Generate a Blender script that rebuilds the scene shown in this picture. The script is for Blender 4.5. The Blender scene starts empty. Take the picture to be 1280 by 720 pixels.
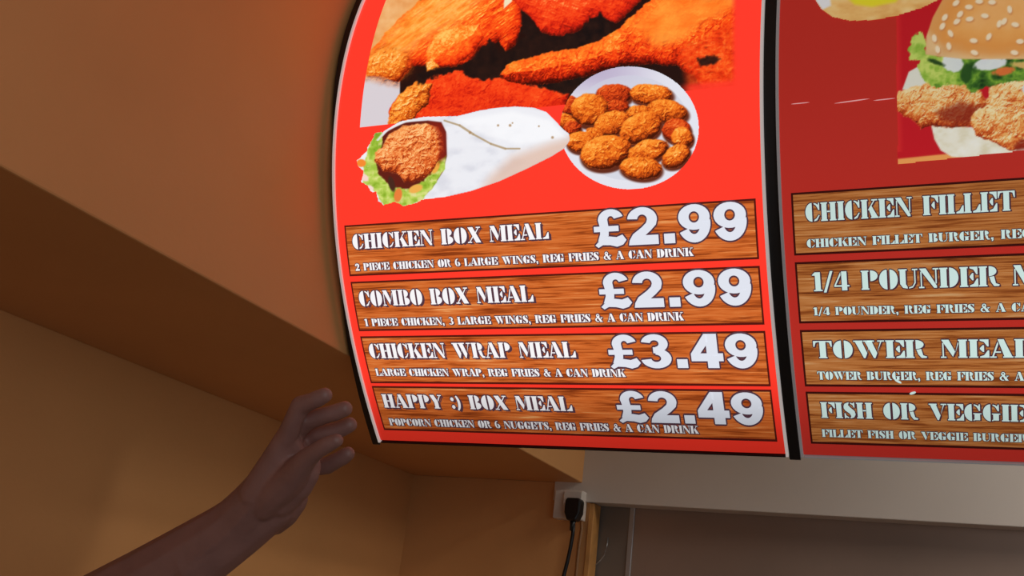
import bpy, bmesh, math, random
import numpy as np
from mathutils import Vector, Matrix
from mathutils.geometry import tessellate_polygon
random.seed(7)
C = bpy.context.scene.collection
FLOOR = 1.65                      # eye height: the camera is FLOOR above the floor

# ------------------------------------------------------------------ camera
FPX = 1294.14
YAW, PITCH, ROLL = -0.4505, 0.3322, 0.1225
def _axes():
    cy, sy, cp, sp = math.cos(YAW), math.sin(YAW), math.cos(PITCH), math.sin(PITCH)
    F = np.array([sy*cp, cy*cp, sp]); Rt = np.array([cy, -sy, 0.0]); U = np.cross(Rt, F)
    cr, sr = math.cos(ROLL), math.sin(ROLL)
    return cr*Rt + sr*U, -sr*Rt + cr*U, F
CR, CU, CF = _axes()
cd = bpy.data.cameras.new('camera'); cam = bpy.data.objects.new('camera', cd); C.objects.link(cam)
cd.sensor_width = 36; cd.lens = 36*FPX/1280; cd.clip_start = 0.02
M = Matrix.Identity(4)
for i in range(3):
    M[i][0] = CR[i]; M[i][1] = CU[i]; M[i][2] = -CF[i]
M[2][3] = FLOOR
cam.matrix_world = M
bpy.context.scene.camera = cam

# ------------------------------------------------------------------ world, light, exposure
sc = bpy.context.scene
sc.view_settings.view_transform = 'Standard'; sc.view_settings.look = 'None'
sc.view_settings.gamma = 1; sc.view_settings.use_curve_mapping = False
sc.view_settings.exposure = 0.0
w = bpy.data.worlds.new('world'); sc.world = w; w.use_nodes = True
w.node_tree.nodes['Background'].inputs[0].default_value = (0.80, 0.88, 1.0, 1)
w.node_tree.nodes['Background'].inputs[1].default_value = 0.098
def area(name, loc, target, sx, sy, power, col):
    l = bpy.data.lights.new(name, 'AREA'); l.shape = 'RECTANGLE'; l.size = sx; l.size_y = sy
    l.energy = power; l.color = col
    o = bpy.data.objects.new(name, l); C.objects.link(o); o.location = loc
    o.rotation_euler = (Vector(target) - Vector(loc)).to_track_quat('-Z', 'Y').to_euler()
    return o
area('shopfront_daylight', (2.6, -2.6, FLOOR+0.3), (-0.9, 2.0, FLOOR+0.3), 2.6, 2.0, 44, (0.92, 0.96, 1.0))
for lx, pw in ((0.75, 11.0), (1.9, 18.0)):  # light of the two unseen lamps added over the kitchen
    area('added_lamp_light', (lx, 2.0, FLOOR+1.44), (lx-.35*(lx > 1), 2.05, FLOOR+.3), 0.25, 1.3, pw, (1.0, 0.93, 0.84))

# ------------------------------------------------------------------ materials
MATS = {}
def nodes_of(name):
    m = bpy.data.materials.new(name); m.use_nodes = True
    nt = m.node_tree; return m, nt, nt.nodes['Principled BSDF'], nt.links
def lin(c):
    c = np.asarray(c, float)/255.0
    return np.where(c <= 0.04045, c/12.92, ((c+0.055)/1.055)**2.4)
def mat(name, rgb, rough=0.6, metal=0.0, emis=0.0, var=0.06, scale=6.0, bump=0.0, spec=0.5):
    if name in MATS: return MATS[name]
    m, nt, b, L = nodes_of(name)
    tc = nt.nodes.new('ShaderNodeTexCoord'); nz = nt.nodes.new('ShaderNodeTexNoise')
    nz.inputs['Scale'].default_value = scale; nz.inputs['Detail'].default_value = 5
    L.new(tc.outputs['Object'], nz.inputs['Vector'])
    r = nt.nodes.new('ShaderNodeValToRGB')
    c = lin(rgb)
    r.color_ramp.elements[0].position = 0.3; r.color_ramp.elements[1].position = 0.7
    r.color_ramp.elements[0].color = (*(c*(1-var)), 1); r.color_ramp.elements[1].color = (*np.minimum(c*(1+var), 1), 1)
    L.new(nz.outputs['Fac'], r.inputs['Fac']); L.new(r.outputs['Color'], b.inputs['Base Color'])
    b.inputs['Roughness'].default_value = rough; b.inputs['Metallic'].default_value = metal
    b.inputs['Specular IOR Level'].default_value = spec
    if emis:
        L.new(r.outputs['Color'], b.inputs['Emission Color']); b.inputs['Emission Strength'].default_value = emis
    if bump:
        n2 = nt.nodes.new('ShaderNodeTexNoise'); n2.inputs['Scale'].default_value = 90; L.new(tc.outputs['Object'], n2.inputs['Vector'])
        bp = nt.nodes.new('ShaderNodeBump'); bp.inputs['Strength'].default_value = bump; bp.inputs['Distance'].default_value = 0.004
        L.new(n2.outputs['Fac'], bp.inputs['Height']); L.new(bp.outputs['Normal'], b.inputs['Normal'])
    MATS[name] = m; return m
# backlight falloff painted into the film's emission by height, dimmest at both edges
def painted_falloff(nt, L, b, e, lo, top=1.0):
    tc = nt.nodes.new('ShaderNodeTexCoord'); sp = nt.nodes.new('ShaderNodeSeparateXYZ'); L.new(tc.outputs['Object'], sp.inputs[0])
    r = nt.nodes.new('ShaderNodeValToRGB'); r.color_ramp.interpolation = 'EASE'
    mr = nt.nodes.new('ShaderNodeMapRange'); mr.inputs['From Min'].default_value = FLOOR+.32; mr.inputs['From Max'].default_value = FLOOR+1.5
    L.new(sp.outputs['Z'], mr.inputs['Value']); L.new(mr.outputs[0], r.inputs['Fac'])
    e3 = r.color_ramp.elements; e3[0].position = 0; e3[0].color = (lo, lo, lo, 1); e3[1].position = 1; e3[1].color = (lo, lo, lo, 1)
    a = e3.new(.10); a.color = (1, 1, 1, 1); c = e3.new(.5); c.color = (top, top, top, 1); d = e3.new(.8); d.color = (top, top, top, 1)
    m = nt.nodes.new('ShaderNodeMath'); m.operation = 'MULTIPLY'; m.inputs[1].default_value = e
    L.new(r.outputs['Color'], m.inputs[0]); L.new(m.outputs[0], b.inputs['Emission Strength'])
# printed film: the glow from behind is put into the ink's own emission
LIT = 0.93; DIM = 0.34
def film(name, rgb, e, base=0.35, var=0.015):
    m, nt, b, L = nodes_of(name)
    tc = nt.nodes.new('ShaderNodeTexCoord'); nz = nt.nodes.new('ShaderNodeTexNoise'); nz.inputs['Scale'].default_value = 5
    L.new(tc.outputs['Object'], nz.inputs['Vector'])
    mx = nt.nodes.new('ShaderNodeMix'); mx.data_type = 'RGBA'
    c = lin(rgb)
    mx.inputs[6].default_value = (*(c*(1-var)), 1); mx.inputs[7].default_value = (*(c*(1+var)), 1)
    L.new(nz.outputs['Fac'], mx.inputs[0])
    sc_ = nt.nodes.new('ShaderNodeMix'); sc_.data_type = 'RGBA'; sc_.blend_type = 'MULTIPLY'; sc_.inputs[0].default_value = 1
    sc_.inputs[7].default_value = (base, base, base, 1)
    L.new(mx.outputs[2], sc_.inputs[6]); L.new(sc_.outputs[2], b.inputs['Base Color'])
    L.new(mx.outputs[2], b.inputs['Emission Color']); painted_falloff(nt, L, b, e, .42 if e > .8 else .6, 1.0 if e > .8 else .66)
    b.inputs['Roughness'].default_value = 0.22; b.inputs['Specular IOR Level'].default_value = 0.3
    return m
def ink_film(name, e, base=0.35):
    m, nt, b, L = nodes_of(name)
    a = nt.nodes.new('ShaderNodeAttribute'); a.attribute_name = 'ink'
    sc_ = nt.nodes.new('ShaderNodeMix'); sc_.data_type = 'RGBA'; sc_.blend_type = 'MULTIPLY'; sc_.inputs[0].default_value = 1
    sc_.inputs[7].default_value = (base, base, base, 1)
    L.new(a.outputs['Color'], sc_.inputs[6]); L.new(sc_.outputs[2], b.inputs['Base Color'])
    L.new(a.outputs['Color'], b.inputs['Emission Color']); painted_falloff(nt, L, b, e, .42 if e > .8 else .6, 1.0 if e > .8 else .66)
    b.inputs['Roughness'].default_value = 0.22; b.inputs['Specular IOR Level'].default_value = 0.3
    return m
def wood_film(name, e, cols, base=0.35):
    m, nt, b, L = nodes_of(name)
    tc = nt.nodes.new('ShaderNodeTexCoord')
    mp = nt.nodes.new('ShaderNodeMapping'); mp.inputs['Scale'].default_value = (12, 0, 400)
    mp2 = nt.nodes.new('ShaderNodeMapping'); mp2.inputs['Scale'].default_value = (7, 0, 110)
    L.new(tc.outputs['Object'], mp.inputs['Vector']); L.new(tc.outputs['Object'], mp2.inputs['Vector'])
    n1 = nt.nodes.new('ShaderNodeTexNoise'); n1.inputs['Scale'].default_value = 1; n1.inputs['Detail'].default_value = 5; n1.inputs['Roughness'].default_value = .6; n1.inputs['Distortion'].default_value = .6
    n2 = nt.nodes.new('ShaderNodeTexNoise'); n2.inputs['Scale'].default_value = 1; n2.inputs['Detail'].default_value = 3
    L.new(mp.outputs['Vector'], n1.inputs['Vector']); L.new(mp2.outputs['Vector'], n2.inputs['Vector'])
    mxf = nt.nodes.new('ShaderNodeMath'); mxf.operation = 'MULTIPLY_ADD'; mxf.inputs[1].default_value = .38; 
    ml = nt.nodes.new('ShaderNodeMath'); ml.operation = 'MULTIPLY'; ml.inputs[1].default_value = .62
    L.new(n1.outputs['Fac'], ml.inputs[0]); L.new(n2.outputs['Fac'], mxf.inputs[0]); L.new(ml.outputs[0], mxf.inputs[2])
    r = nt.nodes.new('ShaderNodeValToRGB'); cr = r.color_ramp
    while len(cr.elements) < len(cols): cr.elements.new(0.5)
    for el, (p, c) in zip(cr.elements, cols):
        el.position = p; el.color = (*lin(c), 1)
    L.new(mxf.outputs[0], r.inputs['Fac'])
    sc_ = nt.nodes.new('ShaderNodeMix'); sc_.data_type = 'RGBA'; sc_.blend_type = 'MULTIPLY'; sc_.inputs[0].default_value = 1
    sc_.inputs[7].default_value = (base, base, base, 1)
    L.new(r.outputs['Color'], sc_.inputs[6]); L.new(sc_.outputs[2], b.inputs['Base Color'])
    L.new(r.outputs['Color'], b.inputs['Emission Color']); painted_falloff(nt, L, b, e, .42 if e > .8 else .6, 1.0 if e > .8 else .66)
    b.inputs['Roughness'].default_value = 0.22; b.inputs['Specular IOR Level'].default_value = 0.3
    return m

paint = mat('ochre_wall_paint', (210, 150, 90), 0.62, var=0.05, scale=3, bump=0.08)
cream = mat('cream_header_paint', (214, 203, 192), 0.55, var=0.03, scale=3)
steel = mat('brushed_steel', (168, 144, 128), 0.45, 0.45, var=0.10, scale=2.5)
steel2 = mat('joint_strip_steel', (190, 190, 190), 0.4, 0.7)
trim_glow = mat('aluminium_with_glow', (232, 222, 218), 0.3, 0.15, var=0.02, emis=0.32)  # emission stands in for light caught by the metal edge
trim_glow_dim = mat('aluminium_with_faint_glow', (190, 190, 192), 0.3, 0.3, var=0.02, emis=0.10)  # weaker emission in place of reflections on the dim board's trim
black = mat('black_enamel', (12, 11, 13), 0.45)
plug_black = mat('black_rubber', (14, 13, 14), 0.4)
white_pl = mat('white_plastic', (215, 210, 205), 0.4, var=0.02)
ceil_m = mat('ceiling_paint', (205, 198, 186), 0.7)
floor_m = mat('floor_tile_grey', (120, 112, 105), 0.5)
timber = mat('bare_timber', (196, 138, 74), 0.6, var=0.2, scale=20)
skin = mat('skin', (140, 99, 90), 0.5, var=0.10, scale=30, bump=0.15)
nail_m = mat('nail', (205, 150, 135), 0.3)
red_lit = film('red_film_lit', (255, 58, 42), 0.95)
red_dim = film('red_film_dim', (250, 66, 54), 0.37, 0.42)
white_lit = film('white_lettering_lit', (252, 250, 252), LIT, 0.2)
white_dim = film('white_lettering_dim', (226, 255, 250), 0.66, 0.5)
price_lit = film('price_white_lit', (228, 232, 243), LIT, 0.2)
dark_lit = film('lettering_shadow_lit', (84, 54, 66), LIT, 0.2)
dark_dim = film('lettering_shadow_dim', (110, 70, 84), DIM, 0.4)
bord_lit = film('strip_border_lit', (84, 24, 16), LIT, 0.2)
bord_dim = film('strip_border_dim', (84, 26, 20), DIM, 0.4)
streak_m = film('painted_reflection', (255, 190, 190), 0.55, 0.8)  # pale ink for the painted reflection streaks
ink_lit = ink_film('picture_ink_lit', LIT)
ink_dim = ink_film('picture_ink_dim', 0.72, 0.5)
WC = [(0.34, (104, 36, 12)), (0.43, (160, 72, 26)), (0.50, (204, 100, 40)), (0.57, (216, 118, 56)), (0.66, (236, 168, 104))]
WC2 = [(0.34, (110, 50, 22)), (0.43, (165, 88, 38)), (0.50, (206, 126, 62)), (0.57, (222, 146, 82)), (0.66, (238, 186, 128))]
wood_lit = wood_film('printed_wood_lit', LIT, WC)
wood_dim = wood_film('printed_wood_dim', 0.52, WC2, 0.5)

# ------------------------------------------------------------------ object helpers
def obj(name, bm, m, parent=None, label=None, smooth=False, bevel=0, loc=None):
    me = bpy.data.meshes.new(name)
    if smooth:
        for f in bm.faces: f.smooth = True
    bm.to_mesh(me); bm.free()
    for q in (m if isinstance(m, (list, tuple)) else [m]): me.materials.append(q)
    o = bpy.data.objects.new(name, me); C.objects.link(o)
    if parent: o.parent = parent
    if label: o['label'] = label
    if loc: o.location = loc
    if bevel:
        md = o.modifiers.new('bevel', 'BEVEL'); md.width = bevel; md.segments = 2; md.limit_method = 'ANGLE'
    return o
def tag(o, label, cat, group=None):
    o['label'] = label; o['category'] = cat
    if group: o['group'] = group
    return o
def thing(name, label, cat, loc=(0, 0, 0), group=None):
    o = bpy.data.objects.new(name, None); C.objects.link(o); o.location = loc; o.empty_display_size = .05
    return tag(o, label, cat, group)
def bx(bm, a, b):
    vs = [bm.verts.new((x, y, z)) for x in (a[0], b[0]) for y in (a[1], b[1]) for z in (a[2], b[2])]
    for f in ((0,1,3,2),(4,6,7,5),(0,4,5,1),(2,3,7,6),(0,2,6,4),(1,5,7,3)): bm.faces.new([vs[i] for i in f])
    bmesh.ops.recalc_face_normals(bm, faces=bm.faces[:])
    return bm
def struct(name, a, b, m, bevel=0):
    bm = bmesh.new(); bx(bm, a, b); o = obj(name, bm, m, bevel=bevel); o['kind'] = 'structure'; return o
def tube(bm, pts, r, seg=12, caps=True):
    pts = [Vector(p) for p in pts]; rings = []
    up = Vector((0.13, 0.2, 1)).normalized()
    for i, p in enumerate(pts):
        t = (pts[min(i+1, len(pts)-1)] - pts[max(i-1, 0)]).normalized()
        a = t.cross(up)
        if a.length < 1e-3: a = t.cross(Vector((1, 0, 0)))
        a.normalize(); b = t.cross(a)
        rr = r[i] if isinstance(r, (list, tuple)) else r
        rings.append([bm.verts.new(p + (a*math.cos(2*math.pi*k/seg) + b*math.sin(2*math.pi*k/seg))*rr) for k in range(seg)])
    for q, s in zip(rings, rings[1:]):
        for k in range(seg): bm.faces.new((q[k], q[(k+1) % seg], s[(k+1) % seg], s[k]))
    if caps: bm.faces.new(rings[0][::-1]); bm.faces.new(rings[-1])
    bmesh.ops.recalc_face_normals(bm, faces=bm.faces[:]); return bm

# pixel (of the 1280x720 survey of the photo) and depth along the view axis -> world point
def at(px, py, d):
    v = (CF + (px-640)/FPX*CR + (360-py)/FPX*CU)*d
    return Vector((v[0], v[1], v[2]+FLOOR))

# ------------------------------------------------------------------ the shop
XB, ZB, XL, YB = -1.022, 0.452+FLOOR, -1.565, 2.72
CE = 1.56+FLOOR
struct('floor', (-1.75, -4.0, -0.1), (4.2, 4.6, 0), floor_m)
struct('ceiling', (-1.75, -4.0, CE), (4.2, 4.6, CE+0.1), ceil_m)
struct('wall_left', (XL-0.15, -4.0, 0), (XL, 4.6, CE), paint)
JX = -0.998                          # the jamb of the hatch
struct('ceiling_bulkhead', (XL, -4.0, ZB), (XB, YB, CE), paint, bevel=0.003)
struct('wall_back', (XL, YB, 0), (JX, YB+0.05, ZB), paint)

# serving hatch header over the opening
def ray_y(px, py, Y):
    v = CF + (px-640)/FPX*CR + (360-py)/FPX*CU; v = v*(Y/v[1]); return Vector((v[0], v[1], v[2]+FLOOR))
hz = 0.5*(ray_y(735, 627, YB-.01).z + ray_y(1280, 660, YB-.01).z)
hx = ray_y(690, 640, YB-.01).x
struct('wall_header', (hx, YB-0.012, hz), (4.2, YB+0.05, CE), cream, bevel=0.002)
struct('trim_1', (JX+.001, YB-0.006, 0), (JX+0.016, YB+0.048, hz-0.001), timber, bevel=0.002)
YP = YB+0.055
jz = ray_y(787, 690, YP).x
steel_t = thing('steel_wall_panelling', 'brushed steel wall panelling seen in the opening below the cream header', 'wall panel', (jz, YP, 0))
def lbx(a, b, o): return bx(bmesh.new(), [a[i]-o[i] for i in range(3)], [b[i]-o[i] for i in range(3)])
so = (jz, YP, 0)
obj('panel', lbx((XL, YP, 0), (jz-0.004, YP+0.02, CE-0.1), so), mat('dull_grey_steel', (136, 124, 112), 0.5, 0.4), steel_t, 'dull grey panel beside the jamb')
obj('panel', lbx((jz+0.004, YP, 0), (4.1, YP+0.02, CE-0.1), so), steel, steel_t, 'wide brownish steel panel')
obj('joint_strip', lbx((jz-0.007, YP-0.004, 0), (jz+0.007, YP, CE-0.1), so), steel2, steel_t, bevel=.001)

# unseen kitchen battens, added to light the header and back wall
for lx, lab in ((0.75, 'unseen fluorescent batten added on the ceiling right behind the menu boards'), (1.9, 'unseen fluorescent batten added on the ceiling further right over the kitchen')):
    lamp = thing('added_ceiling_lamp', lab, 'lamp', (lx, 2.0, CE), 'added kitchen battens')
    obj('lamp_body', bx(bmesh.new(), (-.05, -.7, -.05), (.05, .7, 0)), white_pl, lamp)
    bm = bmesh.new(); tube(bm, [(0, -.66, -.07), (0, .66, -.07)], .014); obj('lamp_tube', bm, mat('tube_glass', (250, 245, 235), .3, emis=1.5), lamp)

# socket, plug and lead
YS = YB-0.012
s0 = ray_y(690, 647, YS-.03); s1 = ray_y(727, 612, YS-.03)
sock = thing('wall_socket', 'surface mounted white socket box at the left end of the cream header', 'socket', (s0.x, YB, s0.z))
so = (s0.x, YB, s0.z)
obj('back_box', lbx((s0.x, YB-.040, s0.z), (s1.x+.004, YB, s1.z-.002), so), cream, sock, bevel=.003)
obj('faceplate', lbx((s0.x-.001+.030, YB-.047, s0.z+.003), (s1.x+.004, YB-.040, s1.z-.006), so), cream, sock, bevel=.002)
pc = ray_y(717, 637, YB-.07)
plug = thing('power_plug', 'black plug pushed into the socket with its lead hanging down', 'plug', tuple(pc))
bm = bmesh.new()
prof_ = [(-.018, .030), (.018, .030), (.022, .022), (.022, -.010), (.013, -.030), (-.013, -.030), (-.022, -.010), (-.022, .022)]
a_ = [bm.verts.new((x, -.014, z)) for x, z in prof_]; b_ = [bm.verts.new((x, .021, z)) for x, z in prof_]
bm.faces.new(a_); bm.faces.new(b_[::-1])
for i in range(8): bm.faces.new((a_[i], b_[i], b_[(i+1) % 8], a_[(i+1) % 8]))
bmesh.ops.recalc_face_normals(bm, faces=bm.faces[:])
obj('plug_body', bm, plug_black, plug, bevel=.004)
bm = bmesh.new(); tube(bm, [(0, .004, -.028), (-.001, .004, -.042), (-.002, .004, -.056)], [.009, .0065, .0055]); obj('strain_relief', bm, plug_black, plug, smooth=True)
path = [(717, 655), (716, 668), (713, 685), (709, 703), (704, 722), (698, 750), (694, 790), (697, 840)]
bm = bmesh.new(); tube(bm, [ray_y(x, y, YB-.066+.02*min(1, i/4)) - pc for i, (x, y) in enumerate(path)], .0052, 10)
obj('power_cable', bm, plug_black, plug, smooth=True)
# pale second lead close to the jamb
path = [(727, 648), (727, 662), (724, 680), (722, 700), (720, 722), (716, 760), (713, 820)]
bm = bmesh.new(); tube(bm, [ray_y(x, y, YB-.008) for x, y in path], .0045, 8)
tag(obj('white_cable', bm, mat('old_white_cable', (150, 105, 62), .5), smooth=True), 'thin brown stained cable running down between plug lead and jamb', 'cable')
path = [(760, 672), (759, 682), (755, 694), (750, 701), (743, 707)]
bm = bmesh.new(); tube(bm, [ray_y(x, y, YP-.012+.012*(i == 0)) for i, (x, y) in enumerate(path)], .0016, 6)
o = tag(obj('thin_wire', bm, steel2, smooth=True), 'thin pale loose wire curling on the grey steel panel', 'wire')

# ------------------------------------------------------------------ curved surface of the menu boards
QP = (1.3712, -0.5491, 0.9449, -0.1049, -0.0605)
ZC = 0.9105
ZBOT, ZTOP = 0.3235, 1.497
def prof(z):
    z = np.asarray(z, float); z = np.where(z > ZC, 2*ZC - z, z); t = z-.6
    return QP[0]+QP[1]*t+QP[2]*t*t+QP[3]*t**3+QP[4]*t**4
def surf(x, z, off=0.0):
    z = np.asarray(z, float); x = np.asarray(x, float)
    y = prof(z); s = (prof(z+1e-4)-prof(z-1e-4))/2e-4
    n = 1/np.sqrt(1+s*s)
    return np.stack([x+0*z, y - off*n, z + off*s*n + FLOOR], -1)
def to_px(P):
    P = P - np.array([0, 0, FLOOR]); d = P @ CF
    return 640 + FPX*(P @ CR)/d, 360 - FPX*(P @ CU)/d
def b_at(px, py):                 # the board point seen at a survey pixel
    v = CF + (px-640)/FPX*CR + (360-py)/FPX*CU
    lo, hi = 0.5, 2.1
    for _ in range(60):
        t = (lo+hi)/2
        if t*v[1] > float(prof(t*v[2])): hi = t
        else: lo = t
    return t*v[0], t*v[2]
def grid_mesh(name, x0, x1, z0, z1, nx, nz, off, m, parent, thick=0.0, label=None, org=(0, 0, 0)):
    xs = np.linspace(x0, x1, nx+1); zs = np.linspace(z0, z1, nz+1)
    X, Z = np.meshgrid(xs, zs); V = surf(X.ravel(), Z.ravel(), off).reshape(nz+1, nx+1, 3)
    bm = bmesh.new()
    fr = [[bm.verts.new(V[j, i]) for i in range(nx+1)] for j in range(nz+1)]
    for j in range(nz):
        for i in range(nx): bm.faces.new((fr[j][i], fr[j][i+1], fr[j+1][i+1], fr[j+1][i]))
    if thick:
        V2 = surf(X.ravel(), Z.ravel(), off-thick).reshape(nz+1, nx+1, 3)
        bk = [[bm.verts.new(V2[j, i]) for i in range(nx+1)] for j in range(nz+1)]
        for j in range(nz):
            for i in range(nx): bm.faces.new((bk[j][i], bk[j+1][i], bk[j+1][i+1], bk[j][i+1]))
        for j in range(nz):
            bm.faces.new((fr[j][0], fr[j+1][0], bk[j+1][0], bk[j][0])); bm.faces.new((fr[j+1][nx], fr[j][nx], bk[j][nx], bk[j+1][nx]))
        for i in range(nx):
            bm.faces.new((fr[0][i+1], fr[0][i], bk[0][i], bk[0][i+1])); bm.faces.new((fr[nz][i], fr[nz][i+1], bk[nz][i+1], bk[nz][i]))
        bmesh.ops.recalc_face_normals(bm, faces=bm.faces[:])
    o = obj(name, bm, m, parent, label)
    if nz > 10 and not thick:
        for p in o.data.polygons: p.use_smooth = True
    return o

def board(label, x0, x1, red, trim_glow, lip):
    root = thing('menu_board', label, 'menu board', (0, 0, 0), 'curved menu boards')
    grid_mesh('print_panel', x0+.004, x1-.004, ZBOT+.002, ZTOP, 4, 90, 0, red, root, thick=.003)
    # black housing: curved front behind the panel, flat back
    bm = bmesh.new(); zs = np.linspace(ZBOT+.004, ZTOP, 60); yb = float(prof(ZBOT))+.03
    P = surf(np.zeros(60), zs, -.006)
    for_x = []
    for x in (x0+.003, x1-.003):
        fr = [bm.verts.new((x, p[1], p[2])) for p in P]; bk = [bm.verts.new((x, yb, p[2])) for p in P]; for_x.append((fr, bk))
    (f0, b0), (f1, b1) = for_x
    for j in range(59):
        bm.faces.new((f0[j], b0[j], b0[j+1], f0[j+1])); bm.faces.new((f1[j], f1[j+1], b1[j+1], b1[j]))
        bm.faces.new((f0[j], f0[j+1], f1[j+1], f1[j])); bm.faces.new((b0[j], b1[j], b1[j+1], b0[j+1]))
    bm.faces.new((f0[0], f1[0], b1[0], b0[0])); bm.faces.new((f0[-1], b0[-1], b1[-1], f1[-1]))
    bmesh.ops.recalc_face_normals(bm, faces=bm.faces[:])
    obj('housing', bm, black, root)
    for x in (x0, x1-.004):
        grid_mesh('edge_trim', x, x+.004, ZBOT, ZTOP, 1, 90, .004, trim_glow, root, thick=.007)
    grid_mesh('bottom_trim', x0+.005, x1-.005, ZBOT-.0014, ZBOT+.0004, 30, 1, .002, lip, root, thick=.006, label='thin metal lip along the lower edge')
    return root
X1L, X1R, X2L = -1.0, -0.2728, -0.2546
WB = X1R - X1L
b1 = board('left menu board, brightly backlit red, with chicken, wrap and four box meal prices', X1L, X1R, red_lit, trim_glow, black)
b2 = board('right menu board, dimmer red, with a burger picture and cut off meal names', X2L, X2L+WB, red_dim, trim_glow_dim, trim_glow_dim)
# black end plates between the boards and against the bulkhead
def end_plate(x0, x1, dip, label, name='end_plate'):
    bm = bmesh.new(); n = 60; zs = np.linspace(ZBOT-.003, ZTOP, n)
    d = dip*np.exp(-((zs-.66)/.17)**2)
    P = surf(np.zeros(n), zs, .003); yb = float(prof(ZBOT))+.006; L = []
    for x in (x0, x1):
        L.append(([bm.verts.new((x, p[1]+q, p[2])) for p, q in zip(P, d)], [bm.verts.new((x, yb, p[2])) for p in P]))
    (f0, k0), (f1, k1) = L
    for j in range(n-1):
        bm.faces.new((f0[j], k0[j], k0[j+1], f0[j+1])); bm.faces.new((f1[j], f1[j+1], k1[j+1], k1[j])); bm.faces.new((f0[j], f0[j+1], f1[j+1], f1[j]))
        bm.faces.new((k0[j], k1[j], k1[j+1], k0[j+1]))
    bm.faces.new((f0[0], f1[0], k1[0], k0[0])); bm.faces.new((f0[-1], k0[-1], k1[-1], f1[-1]))
    bmesh.ops.recalc_face_normals(bm, faces=bm.faces[:])
    return tag(obj(name, bm, black), label, 'bracket')
end_plate(X1L-.014, X1L-.001, .035, 'black curved end plate between the bulkhead and the left menu board')
end_plate(X1R+.001, X2L-.001, .006, 'black curved dividing strip between the two menu boards')

# ------------------------------------------------------------------ lettering
def Pg(*p): return [tuple(p)]
def Rc(a, b, c, d): return [((a, b), (c, b), (c, d), (a, d))]
def ring(cx, cy, ro, so_, ri, si, a0, a1, n=14):
    out = []
    for k in range(n):
        t0, t1 = (math.radians(a0+(a1-a0)*q/n) for q in (k, k+1))
        out.append(((cx+ro*math.cos(t0), cy+so_*math.sin(t0)), (cx+ro*math.cos(t1), cy+so_*math.sin(t1)),
                    (cx+ri*math.cos(t1), cy+si*math.sin(t1)), (cx+ri*math.cos(t0), cy+si*math.sin(t0))))
    return out
def stem(x): return Rc(x+.05, .05, x+.35, .95)+Rc(x, 0, x+.4, .07)+Rc(x, .93, x+.4, 1)
TOPARM = Pg((.48, 1), (.86, 1), (.86, .62), (.80, .62), (.66, .86), (.48, .93))
BOTARM = Pg((.48, 0), (.88, 0), (.88, .40), (.82, .40), (.66, .14), (.48, .07))
MIDARM = Pg((.48, .47), (.48, .53), (.60, .68), (.66, .68), (.66, .32), (.60, .32))
def half(cx, cy, rx, ry, side): return ring(cx, cy, rx, ry, 0, ry, *((90, 270) if side < 0 else (-90, 90)))
CL = half(.40, .5, .40, .51, -1)
CTOP = Pg((.52, 1.0), (.66, .96), (.76, .88), (.79, 1), (.85, 1), (.85, .60), (.79, .60), (.70, .78), (.62, .88), (.52, .93))
V_ = Pg((.05, 1), (.38, 1), (.63, .28), (.53, 0), (.46, 0))+Rc(0, .93, .44, 1)+Pg((.66, .42), (.61, .26), (.86, .95), (.80, .95))+Rc(.66, .93, .98, 1)
def sh(g, dx): return [tuple((x+dx, y) for x, y in p) for p in g]
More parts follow.
